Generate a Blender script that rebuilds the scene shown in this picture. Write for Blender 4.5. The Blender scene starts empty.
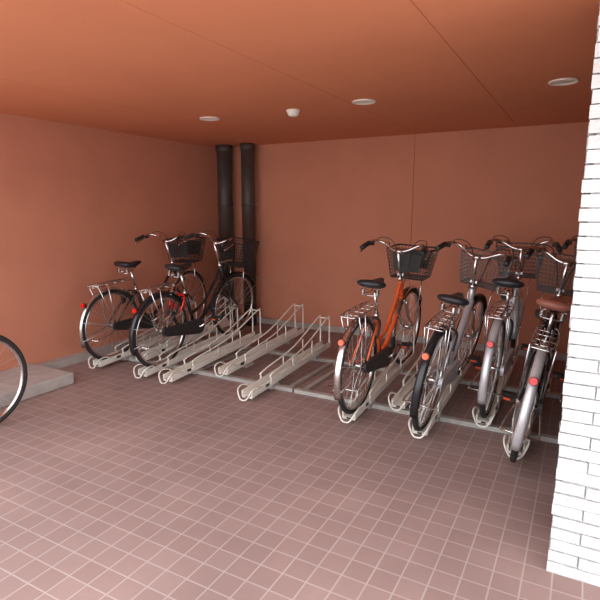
import bpy, math, random
from mathutils import Vector, Matrix
random.seed(7)
sc = bpy.context.scene
COL = sc.collection

# ------------------------------------------------------------ materials
def mat(name, rgb, rough=0.5, metal=0.0, noise=0.0, nscale=20.0, bump=0.0, bscale=200.0, emit=None):
    m = bpy.data.materials.new(name); m.use_nodes = True
    nt = m.node_tree; b = nt.nodes['Principled BSDF']
    b.inputs['Roughness'].default_value = rough
    b.inputs['Metallic'].default_value = metal
    b.inputs['Base Color'].default_value = (*rgb, 1)
    tc = nt.nodes.new('ShaderNodeTexCoord')
    if noise > 0:
        n = nt.nodes.new('ShaderNodeTexNoise'); n.inputs['Scale'].default_value = nscale
        n.inputs['Detail'].default_value = 5
        r = nt.nodes.new('ShaderNodeValToRGB')
        r.color_ramp.elements[0].position = 0.3; r.color_ramp.elements[1].position = 0.7
        r.color_ramp.elements[0].color = (*[c*(1-noise) for c in rgb], 1)
        r.color_ramp.elements[1].color = (*[min(1, c*(1+noise)) for c in rgb], 1)
        nt.links.new(tc.outputs['Object'], n.inputs['Vector'])
        nt.links.new(n.outputs['Fac'], r.inputs['Fac'])
        nt.links.new(r.outputs['Color'], b.inputs['Base Color'])
    if bump > 0:
        n2 = nt.nodes.new('ShaderNodeTexNoise'); n2.inputs['Scale'].default_value = bscale
        n2.inputs['Detail'].default_value = 3
        bp = nt.nodes.new('ShaderNodeBump'); bp.inputs['Strength'].default_value = bump
        bp.inputs['Distance'].default_value = 0.01
        nt.links.new(tc.outputs['Object'], n2.inputs['Vector'])
        nt.links.new(n2.outputs['Fac'], bp.inputs['Height'])
        nt.links.new(bp.outputs['Normal'], b.inputs['Normal'])
    if emit:
        b.inputs['Emission Color'].default_value = (*emit[:3], 1)
        b.inputs['Emission Strength'].default_value = emit[3]
    return m

M = {}
M['wall'] = mat('terracotta_stucco', (0.57, 0.225, 0.135), 0.9, 0, 0.05, 2.5, 0.3, 90)
M['ceil'] = mat('terracotta_ceiling', (0.70, 0.250, 0.118), 0.9, 0, 0.03, 2.0, 0.1, 120)
M['seam'] = mat('wall_seam_dark', (0.36, 0.14, 0.08), 0.9)  # joint strip in a darker tone of the wall colour
M['concrete'] = mat('concrete', (0.42, 0.38, 0.35), 0.9, 0, 0.12, 8, 0.3, 60)
M['ground'] = mat('pavement', (0.66, 0.64, 0.62), 0.9, 0, 0.12, 3, 0.2, 60)
M['whitebrick'] = mat('white_brick', (0.62, 0.62, 0.61), 0.75, 0, 0.10, 14, 0.9, 60)
M['mortar'] = mat('white_mortar', (0.50, 0.50, 0.49), 0.9)
M['pipe'] = mat('pipe_dark_brown', (0.062, 0.045, 0.038), 0.5, 0, 0.15, 6)
M['cream'] = mat('rack_cream_paint', (0.76, 0.73, 0.65), 0.35, 0.0, 0.05, 10)
M['galv'] = mat('rack_galvanised', (0.46, 0.44, 0.41), 0.45, 0.3, 0.15, 20)
M['tire'] = mat('tire_rubber', (0.018, 0.017, 0.017), 0.8)
M['chrome'] = mat('chrome', (0.70, 0.69, 0.68), 0.22, 1.0)
M['steel'] = mat('spoke_steel', (0.55, 0.54, 0.53), 0.35, 0.8)
M['bsteel'] = mat('basket_wire', (0.13, 0.125, 0.12), 0.4, 0.5)
M['silver'] = mat('silver_paint', (0.58, 0.58, 0.60), 0.32, 0.45)
M['blackp'] = mat('black_paint', (0.015, 0.015, 0.017), 0.25)
M['blackw'] = mat('black_plastic', (0.02, 0.02, 0.02), 0.45)
M['orange'] = mat('orange_paint', (0.82, 0.13, 0.03), 0.25)
M['white'] = mat('white_paint', (0.75, 0.75, 0.74), 0.3)
M['blue'] = mat('navy_paint', (0.02, 0.03, 0.07), 0.25)
M['saddleblk'] = mat('saddle_black', (0.02, 0.02, 0.024), 0.4)
M['saddlebrn'] = mat('saddle_brown', (0.30, 0.105, 0.07), 0.45)
M['red'] = mat('reflector_red', (0.75, 0.015, 0.01), 0.15)
M['amber'] = mat('reflector_orange', (0.9, 0.10, 0.02), 0.15)
M['lamp'] = mat('lamp_glass', (0.8, 0.8, 0.78), 0.1)
M['fixture'] = mat('fixture_white', (0.88, 0.82, 0.72), 0.4)
M['fixin'] = mat('fixture_diffuser', (0.9, 0.85, 0.7), 0.5)

def floor_mat():
    m = bpy.data.materials.new('floor_tiles'); m.use_nodes = True
    nt = m.node_tree; b = nt.nodes['Principled BSDF']
    tc = nt.nodes.new('ShaderNodeTexCoord')
    br = nt.nodes.new('ShaderNodeTexBrick')
    br.offset = 0.0; br.squash = 1.0
    br.inputs['Scale'].default_value = 1.0
    br.inputs['Brick Width'].default_value = 0.110
    br.inputs['Row Height'].default_value = 0.110
    br.inputs['Mortar Size'].default_value = 0.004
    br.inputs['Mortar Smooth'].default_value = 0.3
    br.inputs['Bias'].default_value = 0.0
    br.inputs['Color1'].default_value = (0.290, 0.192, 0.174, 1)
    br.inputs['Color2'].default_value = (0.320, 0.216, 0.197, 1)
    br.inputs['Mortar'].default_value = (0.41, 0.325, 0.30, 1)
    nt.links.new(tc.outputs['Object'], br.inputs['Vector'])
    n = nt.nodes.new('ShaderNodeTexNoise'); n.inputs['Scale'].default_value = 1.6; n.inputs['Detail'].default_value = 6
    nt.links.new(tc.outputs['Object'], n.inputs['Vector'])
    mr = nt.nodes.new('ShaderNodeMapRange')
    mr.inputs['From Min'].default_value = 0.3; mr.inputs['From Max'].default_value = 0.7
    mr.inputs['To Min'].default_value = 0.86; mr.inputs['To Max'].default_value = 1.12
    nt.links.new(n.outputs['Fac'], mr.inputs['Value'])
    vm = nt.nodes.new('ShaderNodeVectorMath'); vm.operation = 'SCALE'
    nt.links.new(br.outputs['Color'], vm.inputs[0]); nt.links.new(mr.outputs['Result'], vm.inputs['Scale'])
    nt.links.new(vm.outputs['Vector'], b.inputs['Base Color'])
    b.inputs['Roughness'].default_value = 0.7
    b.inputs['Specular IOR Level'].default_value = 0.3
    bp = nt.nodes.new('ShaderNodeBump'); bp.inputs['Strength'].default_value = 0.3; bp.inputs['Distance'].default_value = 0.003
    bp.invert = True
    nt.links.new(br.outputs['Fac'], bp.inputs['Height']); nt.links.new(bp.outputs['Normal'], b.inputs['Normal'])
    return m
M['floor'] = floor_mat()

# ------------------------------------------------------------ mesh builder
class MB:
    def __init__(s, T=None):
        s.v = []; s.f = []; s.mi = []; s.sm = []; s.mats = []; s.T = T
    def m(s, name):
        if name not in s.mats: s.mats.append(name)
        return s.mats.index(name)
    def add(s, vs, fs, mt, smooth=True):
        o = len(s.v); k = s.m(mt)
        for p in vs:
            p = Vector(p)
            if s.T is not None: p = s.T @ p
            s.v.append(tuple(p))
        for f in fs:
            s.f.append([i+o for i in f]); s.mi.append(k); s.sm.append(smooth)
    def tube(s, pts, r, mt, n=8, closed=False, sy=1.0, up=None):
        pts = [Vector(p) for p in pts]; N = len(pts)
        rs = r if isinstance(r, (list, tuple)) else [r]*N
        tans = []
        for i in range(N):
            if closed: t = pts[(i+1) % N]-pts[i-1]
            elif i == 0: t = pts[1]-pts[0]
            elif i == N-1: t = pts[-1]-pts[-2]
            else: t = (pts[i+1]-pts[i]).normalized()+(pts[i]-pts[i-1]).normalized()
            if t.length < 1e-9: t = Vector((0, 0, 1))
            tans.append(t.normalized())
        a = Vector(up) if up else (Vector((1, 0, 0)) if abs(tans[0].x) < 0.9 else Vector((0, 0, 1)))
        vs = []; 
        for i in range(N):
            a = (a - tans[i]*a.dot(tans[i]))
            if a.length < 1e-6: a = tans[i].orthogonal()
            a.normalize(); bb = tans[i].cross(a)
            for k in range(n):
                th = 2*math.pi*(k+0.5)/n
                vs.append(pts[i]+a*math.cos(th)*rs[i]+bb*math.sin(th)*rs[i]*sy)
        fs = []
        R = N if closed else N-1
        for i in range(R):
            j = (i+1) % N
            for k in range(n):
                l = (k+1) % n
                fs.append([i*n+k, i*n+l, j*n+l, j*n+k])
        if not closed:
            fs.append(list(range(n))[::-1]); fs.append([(N-1)*n+k for k in range(n)])
        s.add(vs, fs, mt, n > 4)
    def box(s, c, d, mt, rot=None):
        c = Vector(c); vs = []
        for x in (-1, 1):
            for y in (-1, 1):
                for z in (-1, 1):
                    p = Vector((x*d[0]/2, y*d[1]/2, z*d[2]/2))
                    if rot: p = rot @ p
                    vs.append(c+p)
        fs = [[0, 1, 3, 2], [4, 6, 7, 5], [0, 4, 5, 1], [2, 3, 7, 6], [0, 2, 6, 4], [1, 5, 7, 3]]
        s.add(vs, fs, mt, False)
    def loft(s, rings, mt, caps=True, smooth=True, closed=True):
        n = len(rings[0]); vs = [p for r in rings for p in r]; fs = []
        for i in range(len(rings)-1):
            for k in range(n if closed else n-1):
                l = (k+1) % n
                fs.append([i*n+k, i*n+l, (i+1)*n+l, (i+1)*n+k])
        if caps and closed:
            fs.append(list(range(n))[::-1]); fs.append([(len(rings)-1)*n+k for k in range(n)])
        s.add(vs, fs, mt, smooth)
    def disc(s, c, axis, r, h, mt, n=24, r2=None):
        axis = Vector(axis).normalized(); a = axis.orthogonal().normalized(); b = axis.cross(a); c = Vector(c)
        r2 = r if r2 is None else r2
        s.loft([[c+a*math.cos(2*math.pi*k/n)*q+b*math.sin(2*math.pi*k/n)*q+axis*hh for k in range(n)]
                for q, hh in ((r, -h/2), (r2, h/2))], mt, smooth=False)
    def obj(s, name, parent=None):
        me = bpy.data.meshes.new(name)
        me.from_pydata(s.v, [], s.f)
        for k in s.mats: me.materials.append(M[k])
        me.polygons.foreach_set('material_index', s.mi)
        me.polygons.foreach_set('use_smooth', s.sm)
        me.update()
        o = bpy.data.objects.new(name, me); COL.objects.link(o)
        if parent: o.parent = parent
        return o

def smooth(pts, k=6, closed=False):
    pts = [Vector(p) for p in pts]; N = len(pts); out = []
    rng = range(N) if closed else range(N-1)
    for i in rng:
        if closed: p0, p1, p2, p3 = pts[i-1], pts[i], pts[(i+1) % N], pts[(i+2) % N]
        else:
            p1, p2 = pts[i], pts[i+1]; p0 = pts[i-1] if i > 0 else p1*2-p2; p3 = pts[i+2] if i+2 < N else p2*2-p1
        for j in range(k):
            t = j/k
            out.append(0.5*((2*p1)+(p2-p0)*t+(2*p0-5*p1+4*p2-p3)*t*t+(3*p1-p0-3*p2+p3)*t**3))
    if not closed: out.append(pts[-1])
    return out

def empty(name, mtx=None):
    e = bpy.data.objects.new(name, None); e.empty_display_size = 0.1; COL.objects.link(e)
    if mtx is not None: e.matrix_world = mtx
    return e

def simple_box(name, lo, hi, mt):
    b = MB(); b.box([(lo[i]+hi[i])/2 for i in range(3)], [hi[i]-lo[i] for i in range(3)], mt)
    return b.obj(name)

# ------------------------------------------------------------ room
H = 2.30; XL = -4.40; YB = 5.68; XR = 1.9; YP = 2.2
simple_box('floor', (XL-0.2, -0.6, -0.12), (XR+0.2, YB+0.2, 0.0), 'floor')
simple_box('ground_outside', (-30, -30, -0.20), (30, -0.6, -0.01), 'ground')
simple_box('wall_left', (XL-0.2, 1.0, 0), (XL, YB+0.2, H), 'wall')
# back wall with a vertical joint
b = MB()
b.box(((XL-1.704)/2, YB+0.1, H/2), (-1.704-XL, 0.2, H), 'wall')
b.box(((XR-1.698)/2, YB+0.1, H/2), (XR+1.698, 0.2, H), 'wall')
b.box((-1.701, YB+0.103, H/2), (0.006, 0.194, H), 'seam')
b.obj('wall_back')
simple_box('wall_right', (XR, YP+0.3, 0), (XR+0.2, YB+0.2, H), 'wall')
# ceiling panels separated by shallow joints
b = MB()
xs = [XL-0.2, -3.27, -1.66, -0.67, 0.9, XR+0.2]
for i in range(len(xs)-1):
    x0, x1 = xs[i]+0.002, xs[i+1]-0.002
    b.box(((x0+x1)/2, (1.15+YB+0.2)/2, H+0.002), (x1-x0, YB+0.2-1.15, 0.004), 'ceil')
b.box(((xs[0]+xs[-1])/2, (1.15+YB+0.2)/2, H+0.204), (xs[-1]-xs[0], YB+0.2-1.15, 0.4), 'ceil')
b.obj('ceiling')

# white brick pier / outer wall on the right
b = MB()
x0, x1, y0, y1 = -0.020, XR+0.2, YP, YP+0.32
b.box(((x0+x1)/2+0.01, (y0+y1)/2+0.003, H/2), (x1-x0-0.03, y1-y0-0.02, H), 'mortar')
rh = 0.052; z = 0.0; row = 0
while z < H-0.02:
    h = min(rh, H-z)-0.006
    x = x0; first = 0.11 if row % 2 else 0.22
    while x < x1:
        w = (first if x == x0 else 0.22)
        e = min(x+w-0.006, x1)
        dy = random.uniform(-0.005, 0.004); dx = random.uniform(-0.006, 0.003) if x == x0 else 0
        ty = random.uniform(-0.0015, 0.0015)
        b.box(((x+dx+e)/2, y0+0.02+dy, z+h/2+ty), (e-x-dx, 0.04, h), 'whitebrick')
        x += w
    dx = random.uniform(-0.005, 0.003)
    b.box((x0+0.02+dx, y0+0.18, z+h/2), (0.04, 0.27, h), 'whitebrick')
    z += rh; row += 1
b.obj('wall_front_brick')

# concrete curbs along the left wall
b = MB()
b.box(((XL-3.80)/2, 1.75, 0.05), (XL*-1-3.80, 2.15, 0.10), 'concrete')
o = b.obj('curb')
bv = o.modifiers.new('bevel', 'BEVEL'); bv.width = 0.012; bv.segments = 2
simple_box('baseboard_left', (XL, 2.83, 0), (XL+0.10, YB, 0.07), 'concrete')
simple_box('baseboard_back', (XL+0.10, YB-0.03, 0), (XR, YB, 0.07), 'concrete')

# ------------------------------------------------------------ ceiling fixtures
for (x, y) in ((-3.02, 3.82), (-1.54, 3.80), (-0.20, 3.83)):
    b = MB(); n = 32
    prof = [(0.066, 0.0), (0.085, 0.0), (0.090, -0.006), (0.084, -0.012), (0.072, -0.012), (0.064, -0.004), (0.0655, 0.0)]
    b.loft([[(x+r*math.cos(2*math.pi*k/n), y+r*math.sin(2*math.pi*k/n), H+dz) for k in range(n)] for r, dz in prof], 'fixture', caps=False)
    b.disc((x, y, H-0.003), (0, 0, 1), 0.066, 0.005, 'fixin', 32)
    b.obj('recessed_downlight')
b = MB(); n = 28; x, y = -2.18, 3.85
prof = [(0.058, 0.0), (0.058, -0.014), (0.050, -0.020), (0.048, -0.032), (0.038, -0.046), (0.018, -0.052), (0.002, -0.053)]
b.loft([[(x+r*math.cos(2*math.pi*k/n), y+r*math.sin(2*math.pi*k/n), H+dz) for k in range(n)] for r, dz in prof], 'fixture')
b.obj('smoke_detector')

# ------------------------------------------------------------ pipes
def pipe(x, y, r):
    b = MB(); n = 28
    prof = [(r, 0.0), (r, H*0.42), (r*1.09, H*0.42), (r*1.09, H*0.45), (r, H*0.45), (r, H-0.09), (r*1.10, H-0.09), (r*1.10, H-0.001)]
    b.loft([[(x+q*math.cos(2*math.pi*k/n), y+q*math.sin(2*math.pi*k/n), z) for k in range(n)] for q, z in prof], 'pipe')
    for z in (0.6, 1.55):
        b.tube([(x+(r+0.006)*math.cos(2*math.pi*k/n), y+(r+0.006)*math.sin(2*math.pi*k/n), z) for k in range(n)], 0.007, 'pipe', 6, closed=True)
        b.box((x, (y+r+YB-0.002)/2, z), (0.03, YB-0.002-y-r, 0.03), 'galv')
    b.obj('drain_pipe')
pipe(-4.13, 5.50, 0.098); pipe(-3.77, 5.50, 0.084)

# ------------------------------------------------------------ bicycle racks
def tray(b, x, y0, L=1.42, z0=0.045, rise=0.085):
    def Z(y): return z0+rise*(y-y0)/L
    w = 0.040
    prof = [(-w-0.012, 0.044), (-w, 0.044), (-w, 0.004), (w, 0.004), (w, 0.044), (w+0.012, 0.044), (w+0.012, 0.0), (w+0.006, -0.014), (-w-0.006, -0.014), (-w-0.012, 0.0)]
    b.loft([[(x+px, yy, Z(yy)+pz) for px, pz in prof] for yy in (y0, y0+L)], 'cream', smooth=False)
    # front hoop round the tyre
    q = 0.055; r = 0.0075
    b.tube(smooth([(x-q+0.008, y0+0.16, Z(y0)+0.02), (x-q-0.012, y0+0.05, Z(y0)+0.075), (x-q-0.01, y0-0.03, Z(y0)+0.06), (x-q*0.6, y0-0.055, Z(y0)+0.0),
                   (x, y0-0.06, Z(y0)-0.012), (x+q*0.6, y0-0.055, Z(y0)+0.0), (x+q+0.01, y0-0.03, Z(y0)+0.06), (x+q+0.012, y0+0.05, Z(y0)+0.075), (x+q-0.008, y0+0.16, Z(y0)+0.02)], 5), 0.0065, 'cream', 6)
    # tall guide loops
    ya, yb = y0+0.28, y0+L-0.03
    for sx in (-1, 1):
        X = x+sx*0.050
        b.tube(smooth([(X, ya, Z(ya)), (X, ya, Z(ya)+0.06), (X, ya+0.04, Z(ya)+0.10), (X, (ya+yb)/2, Z(ya)+0.185), (X, yb-0.06, Z(yb)+0.30),
                       (X, yb-0.01, Z(yb)+0.29), (X, yb, Z(yb)+0.23), (X, yb, Z(yb))], 5), r, 'cream', 6)
        for f, hh in ((0.33, 0.145), (0.66, 0.215)):
            yy = ya+(yb-ya)*f
            b.tube([(X, yy, Z(yy)), (X, yy, Z(ya)+hh)], 0.0055, 'cream', 6)
    b.tube([(x-0.050, yb-0.03, Z(yb)+0.298), (x+0.050, yb-0.03, Z(yb)+0.298)], 0.0065, 'cream', 6)
    # slot plate + slider bracket
    b.box((x, y0+0.35, z0-0.012), (0.10, 0.12, 0.03), 'galv')
    b.box((x, y0+L-0.25, (Z(y0+L-0.25)-0.01)/1.0-0.035), (0.06, 0.08, 0.05), 'galv')
    # small black number sticker on the side of the tray
    b.box((x+w+0.0135, y0+0.22, Z(y0+0.22)+0.022), (0.002, 0.05, 0.024), 'blackw')
    b.box((x, y0-0.002, Z(y0)-0.004), (0.03, 0.004, 0.012), 'blackw')

def rack(xa, xb, near, far):
    e = empty('bicycle_rack')
    b = MB()
    for yy in (3.56, 4.46):
        b.box(((xa+xb)/2, yy, 0.02), (xb-xa, 0.05, 0.032), 'galv')
    k = xa+0.06
    while k < xb:
        b.box((k, 4.01, 0.014), (0.04, 0.90, 0.02), 'galv'); k += (xb-xa-0.12)/2.0
    b.obj('base_rails', e)
    b = MB()
    for i, x in enumerate(near): tray(b, x, 3.19)
    b.obj('low_trays', e)
    b = MB()
    for i, x in enumerate(far): tray(b, x, 3.50, z0=0.075)
    b.obj('high_trays', e)
    return e
rack(-4.12, -2.02, [-3.95, -3.36, -3.06, -2.23], [-3.66, -2.70])
rack(-2.00, 1.0, [-1.36, -0.85, -0.26, 0.32], [-1.80+0.7, -0.50, 0.03])

# ------------------------------------------------------------ bicycle
R = 0.345; WB = 1.12
def wheel(b, cy, rimmat='chrome', tire='tire', spokes=32):
    n = 56
    def ring(rr, x=0): return [(x, cy+rr*math.cos(2*math.pi*k/n), R+rr*math.sin(2*math.pi*k/n)) for k in range(n)]
    b.tube(ring(R-0.019), 0.019, tire, 10, closed=True, up=(1, 0, 0))
    prof = [(0.014, 0.314), (0.014, 0.300), (0.006, 0.294), (-0.006, 0.294), (-0.014, 0.300), (-0.014, 0.314)]
    rings = [[(px, cy+pr*math.cos(2*math.pi*k/n), R+pr*math.sin(2*math.pi*k/n)) for px, pr in prof] for k in range(n)]
    rings.append(rings[0])
    b.loft(rings, rimmat, caps=False)
    b.tube([(-0.05, cy, R), (-0.034, cy, R), (-0.034, cy, R), (0.034, cy, R), (0.034, cy, R), (0.05, cy, R)], [0.006, 0.006, 0.018, 0.018, 0.006, 0.006], 'chrome', 12)
    for sx in (-1, 1):
        b.disc((sx*0.032, cy, R), (1, 0, 0), 0.027, 0.003, 'chrome', 16)
    for k in range(spokes):
        a = 2*math.pi*k/spokes; sx = 1 if k % 2 else -1
        a2 = a+(1.1 if (k//2) % 2 else -1.1)
        b.tube([(sx*0.032, cy+0.025*math.cos(a2), R+0.025*math.sin(a2)), (0, cy+0.297*math.cos(a), R+0.297*math.sin(a))], 0.0014, 'steel', 4)

def fender(b, cy, a0, a1, mt, rr=0.368):
    rings = []; n = 26
    prof = [(-0.027, -0.016), (-0.022, -0.004), (-0.010, 0.003), (0.010, 0.003), (0.022, -0.004), (0.027, -0.016), (0.025, -0.016), (0.020, -0.006), (0.009, 0.0), (-0.009, 0.0), (-0.020, -0.006), (-0.025, -0.016)]
    for i in range(n+1):
        a = math.radians(a0+(a1-a0)*i/n)
        rings.append([(px, cy+(rr+pr)*math.cos(a), R+(rr+pr)*math.sin(a)) for px, pr in prof])
    b.loft(rings, mt)

def saddle(b, c, mt):
    c = Vector(c)
    st = [(-0.135, 0.035, 0.012), (-0.125, 0.075, 0.026), (-0.10, 0.102, 0.036), (-0.05, 0.106, 0.038), (0.0, 0.087, 0.035),
          (0.05, 0.055, 0.030), (0.10, 0.034, 0.024), (0.135, 0.026, 0.018), (0.148, 0.012, 0.008)]
    rings = []
    for y, w, h in st:
        r = []
        dip = -0.012*math.exp(-((y-0.03)/0.05)**2) + (0.012 if y < -0.09 else 0)
        for k in range(16):
            a = 2*math.pi*k/16; s_, c_ = math.sin(a), math.cos(a)
            zz = h*0.75*s_ if s_ > 0 else h*0.9*s_
            r.append(c+Vector((w*math.copysign(abs(c_)**0.8, c_), y, zz+dip)))
        rings.append(r)
    b.loft(rings, mt)
    for sx in (-1, 1):
        n = 30
        b.tube([c+Vector((sx*0.055+0.014*math.cos(2*math.pi*k/6), -0.085+0.014*math.sin(2*math.pi*k/6), -0.03-0.045*k/n)) for k in range(n+1)], 0.003, 'chrome', 5)
        b.tube([c+Vector((sx*0.06, -0.09, -0.08)), c+Vector((sx*0.025, 0.0, -0.065)), c+Vector((sx*0.012, 0.11, -0.018))], 0.004, 'chrome', 6)
    b.tube([c+Vector((-0.06, -0.09, -0.08)), c+Vector((0.06, -0.09, -0.08))], 0.004, 'chrome', 6)

def basket(b, cy, zb, zt, mt, solid=False):
    wt, dt, wb_, db = 0.19, 0.145, 0.145, 0.105
    def P(u, v, t):
        return (u*(wb_+(wt-wb_)*t), cy+0.02*t+v*(db+(dt-db)*t), zb+(zt-zb)*t)
    def loop(t, r):
        pts = []
        cr = 0.18
        for (sx, sy) in ((1, 1), (-1, 1), (-1, -1), (1, -1)):
            seq = [(1, 1-cr), (1-cr*0.3, 1-cr*0.3), (1-cr, 1)]
            if sx*sy < 0: seq = seq[::-1]
            for u, v in seq: pts.append(P(sx*u, sy*v, t))
        b.tube(pts, r, mt, 6, closed=True)
    loop(1, 0.0055); loop(0.985, 0.004); loop(0, 0.004)
    for i in range(1, 8): loop(i/8, 0.0022)
    nu, nv = 12, 9
    for i in range(nu+1):
        u = -0.95+1.9*i/nu
        for v in (-1, 1): b.tube([P(u, v, 0), P(u, v, 1)], 0.0022, mt, 4)
        b.tube([P(u, -1, 0), P(u, 1, 0)], 0.0022, mt, 4)
    for i in range(nv+1):
        v = -0.95+1.9*i/nv
        for u in (-1, 1): b.tube([P(u, v, 0), P(u, v, 1)], 0.0022, mt, 4)
        b.tube([P(-1, v, 0), P(1, v, 0)], 0.0022, mt, 4)
    if solid:   # black plastic panels
        for v in (-1, 1):
            b.loft([[P(-0.7, v*1.01, 0.25), P(0.7, v*1.01, 0.25), P(0.7, v*1.03, 0.25), P(-0.7, v*1.03, 0.25)],
                    [P(-0.7, v*1.01, 0.85), P(0.7, v*1.01, 0.85), P(0.7, v*1.03, 0.85), P(-0.7, v*1.03, 0.85)]], mt, smooth=False)

def bicycle(loc, tilt=3.3, lean=0, yaw=0, steer=0, frame='blackp', fend='chrome', sad='saddleblk', bask='blackw',
            style='double', rim='chrome', tire='tire', carrier=True, crank=20, lock=None, refl='red', solid=False, bar=0.0, sh=0.0):
    T = Matrix.Translation(loc) @ Matrix.Rotation(math.radians(yaw), 4, 'Z') @ Matrix.Rotation(math.radians(lean), 4, 'Y') @ Matrix.Rotation(math.radians(tilt), 4, 'X')
    e = empty('bicycle', T)
    bb = Vector((0, 0.455, 0.285)); ax = Vector((0, 0, R)); st = Vector((0, 0.335, 0.64)); hb = Vector((0, 0.945, 0.63)); ht = Vector((0, 0.875, 0.82))
    # --- frame
    b = MB()
    b.tube([bb, st], 0.0155, frame, 12)
    b.tube([hb-(ht-hb)*0.05, ht], 0.019, frame, 12)
    if style == 'double':
        b.tube(smooth([hb+Vector((0, -0.01, 0.03)), (0, 0.82, 0.53), (0, 0.62, 0.36), bb], 6), 0.017, frame, 12)
        b.tube(smooth([ht+Vector((0, 0.0, -0.04)), (0, 0.76, 0.64), (0, 0.58, 0.47), bb.lerp(st, 0.36)], 6), 0.015, frame, 12)
    elif style == 'single':
        b.tube(smooth([hb.lerp(ht, 0.35), (0, 0.80, 0.56), (0, 0.62, 0.38), bb+Vector((0, 0.0, 0.01))], 6), 0.028, frame, 12)
    else:
        b.tube([hb+Vector((0, 0, 0.03)), bb], 0.016, frame, 12)
        b.tube([ht+Vector((0, 0, -0.03)), bb.lerp(st, 0.66)], 0.014, frame, 12)
    for sx in (-1, 1):
        b.tube([bb+Vector((sx*0.02, -0.02, 0)), (sx*0.042, 0.33, 0.30), (sx*0.056, 0, R)], 0.009, frame, 8)
        b.tube([st+Vector((sx*0.015, 0, -0.03)), (sx*0.045, 0.22, 0.57), (sx*0.056, 0, R)], 0.0075, frame, 8)
        b.disc((sx*0.058, 0, R), (1, 0, 0), 0.013, 0.014, 'chrome', 10)
    b.tube([bb+Vector((-0.038, 0, 0)), bb+Vector((0.038, 0, 0))], 0.021, frame, 12)
    b.obj('frame', e)
    # --- seat
    b = MB()
    sp = Vector((0, 0.285, 0.835+sh)); b.tube([st, sp], 0.0125, 'chrome', 10)
    b.tube([st+Vector((0, 0.003, -0.02)), st+Vector((0, -0.003, 0.012))], 0.020, 'chrome', 10)
    saddle(b, (0, 0.275, 0.90+sh), sad)
    b.obj('saddle', e)
    # --- rear wheel
    b = MB(); wheel(b, 0, rim, tire)
    b.obj('rear_wheel', e)
    if fend:
        b = MB(); fender(b, 0, 30, 200, fend)
        for sx in (-1, 1):
            for a in (162, 190):
                a = math.radians(a)
                b.tube([(sx*0.06, 0, R), (sx*0.028, 0.36*math.cos(a), R+0.36*math.sin(a))], 0.0028, 'steel', 6)
        a = math.radians(138); p = Vector((0, 0.378*math.cos(a), R+0.378*math.sin(a)))
        b.disc(p+Vector((0, -0.010, 0.004)), (0, -1, 0.35), 0.024, 0.02, 'blackw', 16)
        b.disc(p+Vector((0, -0.024, 0.008)), (0, -1, 0.35), 0.022, 0.012, refl, 16, 0.019)
        b.obj('rear_fender', e)
    # --- carrier
    if carrier:
        b = MB(); zc = 0.755
        for sx in (-1, 1):
            b.tube(smooth([(sx*0.03, 0.27, zc+0.0), (sx*0.062, 0.16, zc), (sx*0.065, -0.05, zc), (sx*0.06, -0.19, zc)], 4), 0.005, 'chrome', 6)
            b.tube([(sx*0.062, 0, R), (sx*0.066, -0.06, zc)], 0.005, 'chrome', 6)
            b.tube([(sx*0.062, 0, R), (sx*0.066, -0.17, zc)], 0.004, 'chrome', 6)
        b.tube(smooth([(-0.06, -0.19, zc), (-0.045, -0.215, zc), (0.045, -0.215, zc), (0.06, -0.19, zc)], 4), 0.005, 'chrome', 6)
        for yy in (0.14, 0.05, -0.05, -0.15): b.tube([(-0.064, yy, zc), (0.064, yy, zc)], 0.004, 'chrome', 6)
        b.tube([(-0.022, 0.18, zc+0.004), (-0.022, -0.2, zc+0.004)], 0.004, 'chrome', 6)
        b.tube([(0.022, 0.18, zc+0.004), (0.022, -0.2, zc+0.004)], 0.004, 'chrome', 6)
        b.obj('carrier', e)
    # --- drivetrain
    b = MB()
    ring = []; n = 12
    for i in range(n+1):
        a = math.radians(-95+190*i/n); ring.append((bb.y+0.076*math.cos(a), bb.z+0.076*math.sin(a)))
    for i in range(n+1):
        a = math.radians(95+170*i/n); ring.append((0.040*math.cos(a), R+0.040*math.sin(a)))
    ccmat = {'silver': 'silver', 'white': 'silver'}.get(frame, 'blackw')
    b.loft([[(x, yy, zz) for yy, zz in ring] for x in (0.050, 0.053, 0.072, 0.075)], ccmat, smooth=False)
    b.tube([bb+Vector((-0.06, 0, 0)), bb+Vector((0.09, 0, 0))], 0.010, 'chrome', 10)
    ca = math.radians(crank); d = Vector((0, math.cos(ca), math.sin(ca)))*0.165
    for sx, dd in ((1, d), (-1, -d)):
        X = 0.088 if sx > 0 else -0.062
        p0 = bb+Vector((X, 0, 0)); p1 = p0+dd+Vector((sx*0.008, 0, 0))
        b.tube([p0, p1], [0.012, 0.009], 'chrome', 8)
        b.tube([p1, p1+Vector((sx*0.10, 0, 0))], 0.006, 'chrome', 8)
        for yy in (-0.034, 0.034):
            b.box(p1+Vector((sx*0.06, yy, 0)), (0.085, 0.022, 0.026), 'blackw')
        b.box(p1+Vector((sx*0.06, -0.036, 0)), (0.04, 0.022, 0.012), 'amber')
    b.obj('drivetrain', e)
    # kickstand (folded)
    b = MB()
    for sx in (-1, 1):
        b.tube(smooth([(sx*0.068, 0, R-0.02), (sx*0.085, -0.10, R-0.05), (sx*0.10, -0.27, R-0.07)], 4), 0.006, 'chrome', 8)
    b.tube([(-0.10, -0.27, R-0.07), (0.10, -0.27, R-0.07)], 0.006, 'chrome', 8)
    b.obj('kickstand', e)
    # lock on rear seat stays
    b = MB()
    lm = lock or 'blackw'
    b.tube(smooth([(-0.062, 0.20, 0.50), (-0.062, 0.25, 0.60), (-0.035, 0.27, 0.63), (0.035, 0.27, 0.63), (0.062, 0.25, 0.60), (0.062, 0.20, 0.50)], 4), 0.009, lm, 8)
    b.box((-0.066, 0.225, 0.545), (0.022, 0.045, 0.075), lm)
    b.obj('wheel_lock', e)
    # --- steered assembly
    axis = (ht-hb).normalized()
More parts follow.
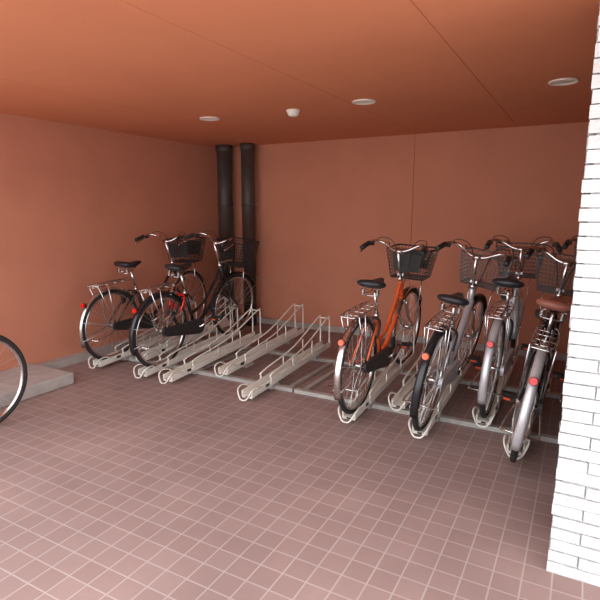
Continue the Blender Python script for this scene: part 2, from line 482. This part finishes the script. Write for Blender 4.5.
    S = Matrix.Translation(hb) @ Matrix.Rotation(math.radians(steer), 4, axis) @ Matrix.Translation(-hb)
    b = MB(S); wheel(b, WB, rim, tire); b.obj('front_wheel', e)
    if fend:
        b = MB(S); fender(b, WB, 25, 180, fend)
        for sx in (-1, 1):
            for a in (150, 174, 30):
                a = math.radians(a)
                b.tube([(sx*0.05, WB, R), (sx*0.028, WB+0.36*math.cos(a), R+0.36*math.sin(a))], 0.0028, 'steel', 6)
        b.obj('front_fender', e)
    b = MB(S)
    fm = 'chrome' if frame in ('silver', 'orange') else frame
    b.tube([hb-axis*0.012+Vector((-0.04, 0.006, -0.0)), hb-axis*0.012+Vector((0.04, 0.006, 0))], 0.015, fm, 8)
    for sx in (-1, 1):
        b.tube(smooth([hb+Vector((sx*0.038, 0.005, -0.01)), hb-axis*0.16+Vector((sx*0.044, 0.0, 0)), (sx*0.047, WB-0.025, R+0.05), (sx*0.047, WB, R)], 5),
               [0.013]*6+[0.011]*5+[0.008]*5, fm, 8)
        b.disc((sx*0.054, WB, R), (1, 0, 0), 0.012, 0.012, 'chrome', 10)
    # headlamp on left fork leg
    b.disc((-0.085, WB+0.01, 0.60), (0, 1, -0.1), 0.026, 0.07, 'blackw', 14, 0.036)
    b.disc((-0.085, WB+0.048, 0.597), (0, 1, -0.1), 0.034, 0.012, 'lamp', 14)
    b.tube([(-0.048, WB-0.04, 0.56), (-0.085, WB-0.01, 0.595)], 0.006, 'blackw', 6)
    b.obj('fork', e)
    # stem + handlebar
    b = MB(S)
    z = 1.06+bar
    top = ht+axis*((z-ht.z)/axis.z)
    b.tube([ht-axis*0.01, ht+axis*0.02], 0.022, 'chrome', 12)
    b.tube([ht, top], 0.0115, 'chrome', 10)
    b.tube([top+Vector((-0.03, 0.015, 0)), top+Vector((0.03, 0.015, 0))], 0.018, 'chrome', 10)
    c = top+Vector((0, 0.015, 0))
    for sx in (-1, 1):
        path = smooth([c, c+Vector((sx*0.06, 0.015, 0.01)), c+Vector((sx*0.14, 0.04, 0.050)), c+Vector((sx*0.205, 0.01, 0.070)), c+Vector((sx*0.235, -0.06, 0.060)), c+Vector((sx*0.25, -0.15, 0.035))], 6)
        b.tube(path, 0.011, 'chrome', 10)
        g0 = c+Vector((sx*0.2365, -0.065, 0.059)); g1 = c+Vector((sx*0.252, -0.18, 0.028))
        b.tube([g0, g0.lerp(g1, 0.03), g0.lerp(g1, 0.5), g0.lerp(g1, 0.97), g1], [0.012, 0.020, 0.0185, 0.0195, 0.012], 'blackw', 10)
        # brake lever
        l0 = c+Vector((sx*0.225, -0.03, 0.062))
        b.box(l0+Vector((0, 0.0, -0.012)), (0.028, 0.035, 0.03), 'blackw')
        b.tube(smooth([l0+Vector((0, 0.01, -0.018)), l0+Vector((sx*0.035, 0.0, -0.03)), l0+Vector((sx*0.045, -0.05, -0.050)), l0+Vector((sx*0.05, -0.13, -0.075))], 4), 0.006, 'chrome', 6)
        # cable
        b.tube(smooth([l0+Vector((0, 0.02, -0.015)), l0+Vector((-sx*0.03, 0.10, 0.03)), l0+Vector((-sx*0.13, 0.13, 0.0)), (sx*0.03, ht.y+0.09, 0.92), (sx*0.012, ht.y+0.04, 0.74)], 6), 0.0035, 'blackw', 6)
    b.disc(c+Vector((-0.11, 0.02, 0.06)), (0, 0, 1), 0.026, 0.02, 'chrome', 16, 0.016)
    b.obj('handlebar', e)
    if bask:
        b = MB(S)
        basket(b, WB+0.0, 0.80, 1.05, bask, solid)
        for sx in (-1, 1):
            b.tube([(sx*0.056, WB, R), (sx*0.085, WB+0.03, 0.62), (sx*0.10, WB+0.02, 0.80)], 0.004, 'chrome', 6)
        b.box((0, (ht.y+WB-0.105)/2+0.01, 0.86), (0.05, WB-0.105-ht.y+0.03, 0.02), 'chrome')
        b.obj('basket', e)
    return e

bicycle((-3.92, 3.38, 0.060), lean=2, frame='blackp', fend='chrome', bask='blackw', steer=6, style='double', solid=True, refl='red')
bicycle((-3.34, 3.42, 0.062), lean=4, frame='blackp', fend='blackp', bask='blackw', steer=-6, style='double', lock='red')
bicycle((-1.35, 3.31, 0.058), lean=2, frame='orange', fend='chrome', bask='blackw', steer=-3, style='double', solid=True, refl='amber')
bicycle((-0.85, 3.27, 0.056), tilt=2.8, lean=8, frame='silver', fend='blackp', bask='bsteel', steer=-6, style='single', refl='amber', sh=-0.05)
bicycle((-0.50, 3.62, 0.088), lean=4, frame='white', fend='silver', bask='bsteel', steer=8, style='double')
bicycle((-0.26, 3.13, 0.050), lean=9, frame='blackp', fend='silver', sad='saddlebrn', bask='bsteel', steer=4, style='single')
bicycle((0.03, 3.64, 0.088), lean=5, frame='blue', fend='chrome', bask='bsteel', steer=0, style='double')
bicycle((-3.50, 0.75, 0.0), tilt=0, lean=0, frame='blackp', fend=None, bask=None, style='diamond', carrier=False)

# ------------------------------------------------------------ light: bright overcast sky
w = bpy.data.worlds.new('sky'); sc.world = w; w.use_nodes = True
nt = w.node_tree; bg = nt.nodes['Background']
bg.inputs['Color'].default_value = (0.94, 0.96, 1.0, 1); bg.inputs['Strength'].default_value = 3.55

# ------------------------------------------------------------ camera
cd = bpy.data.cameras.new('camera'); cam = bpy.data.objects.new('camera', cd); COL.objects.link(cam)
cd.sensor_fit = 'HORIZONTAL'; cd.sensor_width = 36; cd.lens = 515/600*36; cd.clip_start = 0.02
a, p = math.radians(28.8), math.radians(10.0)
F = Vector((-math.sin(a)*math.cos(p), math.cos(a)*math.cos(p), -math.sin(p)))
cam.location = (0, 0, 1.5)
cam.rotation_euler = F.to_track_quat('-Z', 'Y').to_euler()
sc.camera = cam
sc.view_settings.view_transform = 'Standard'
sc.view_settings.exposure = 0.0
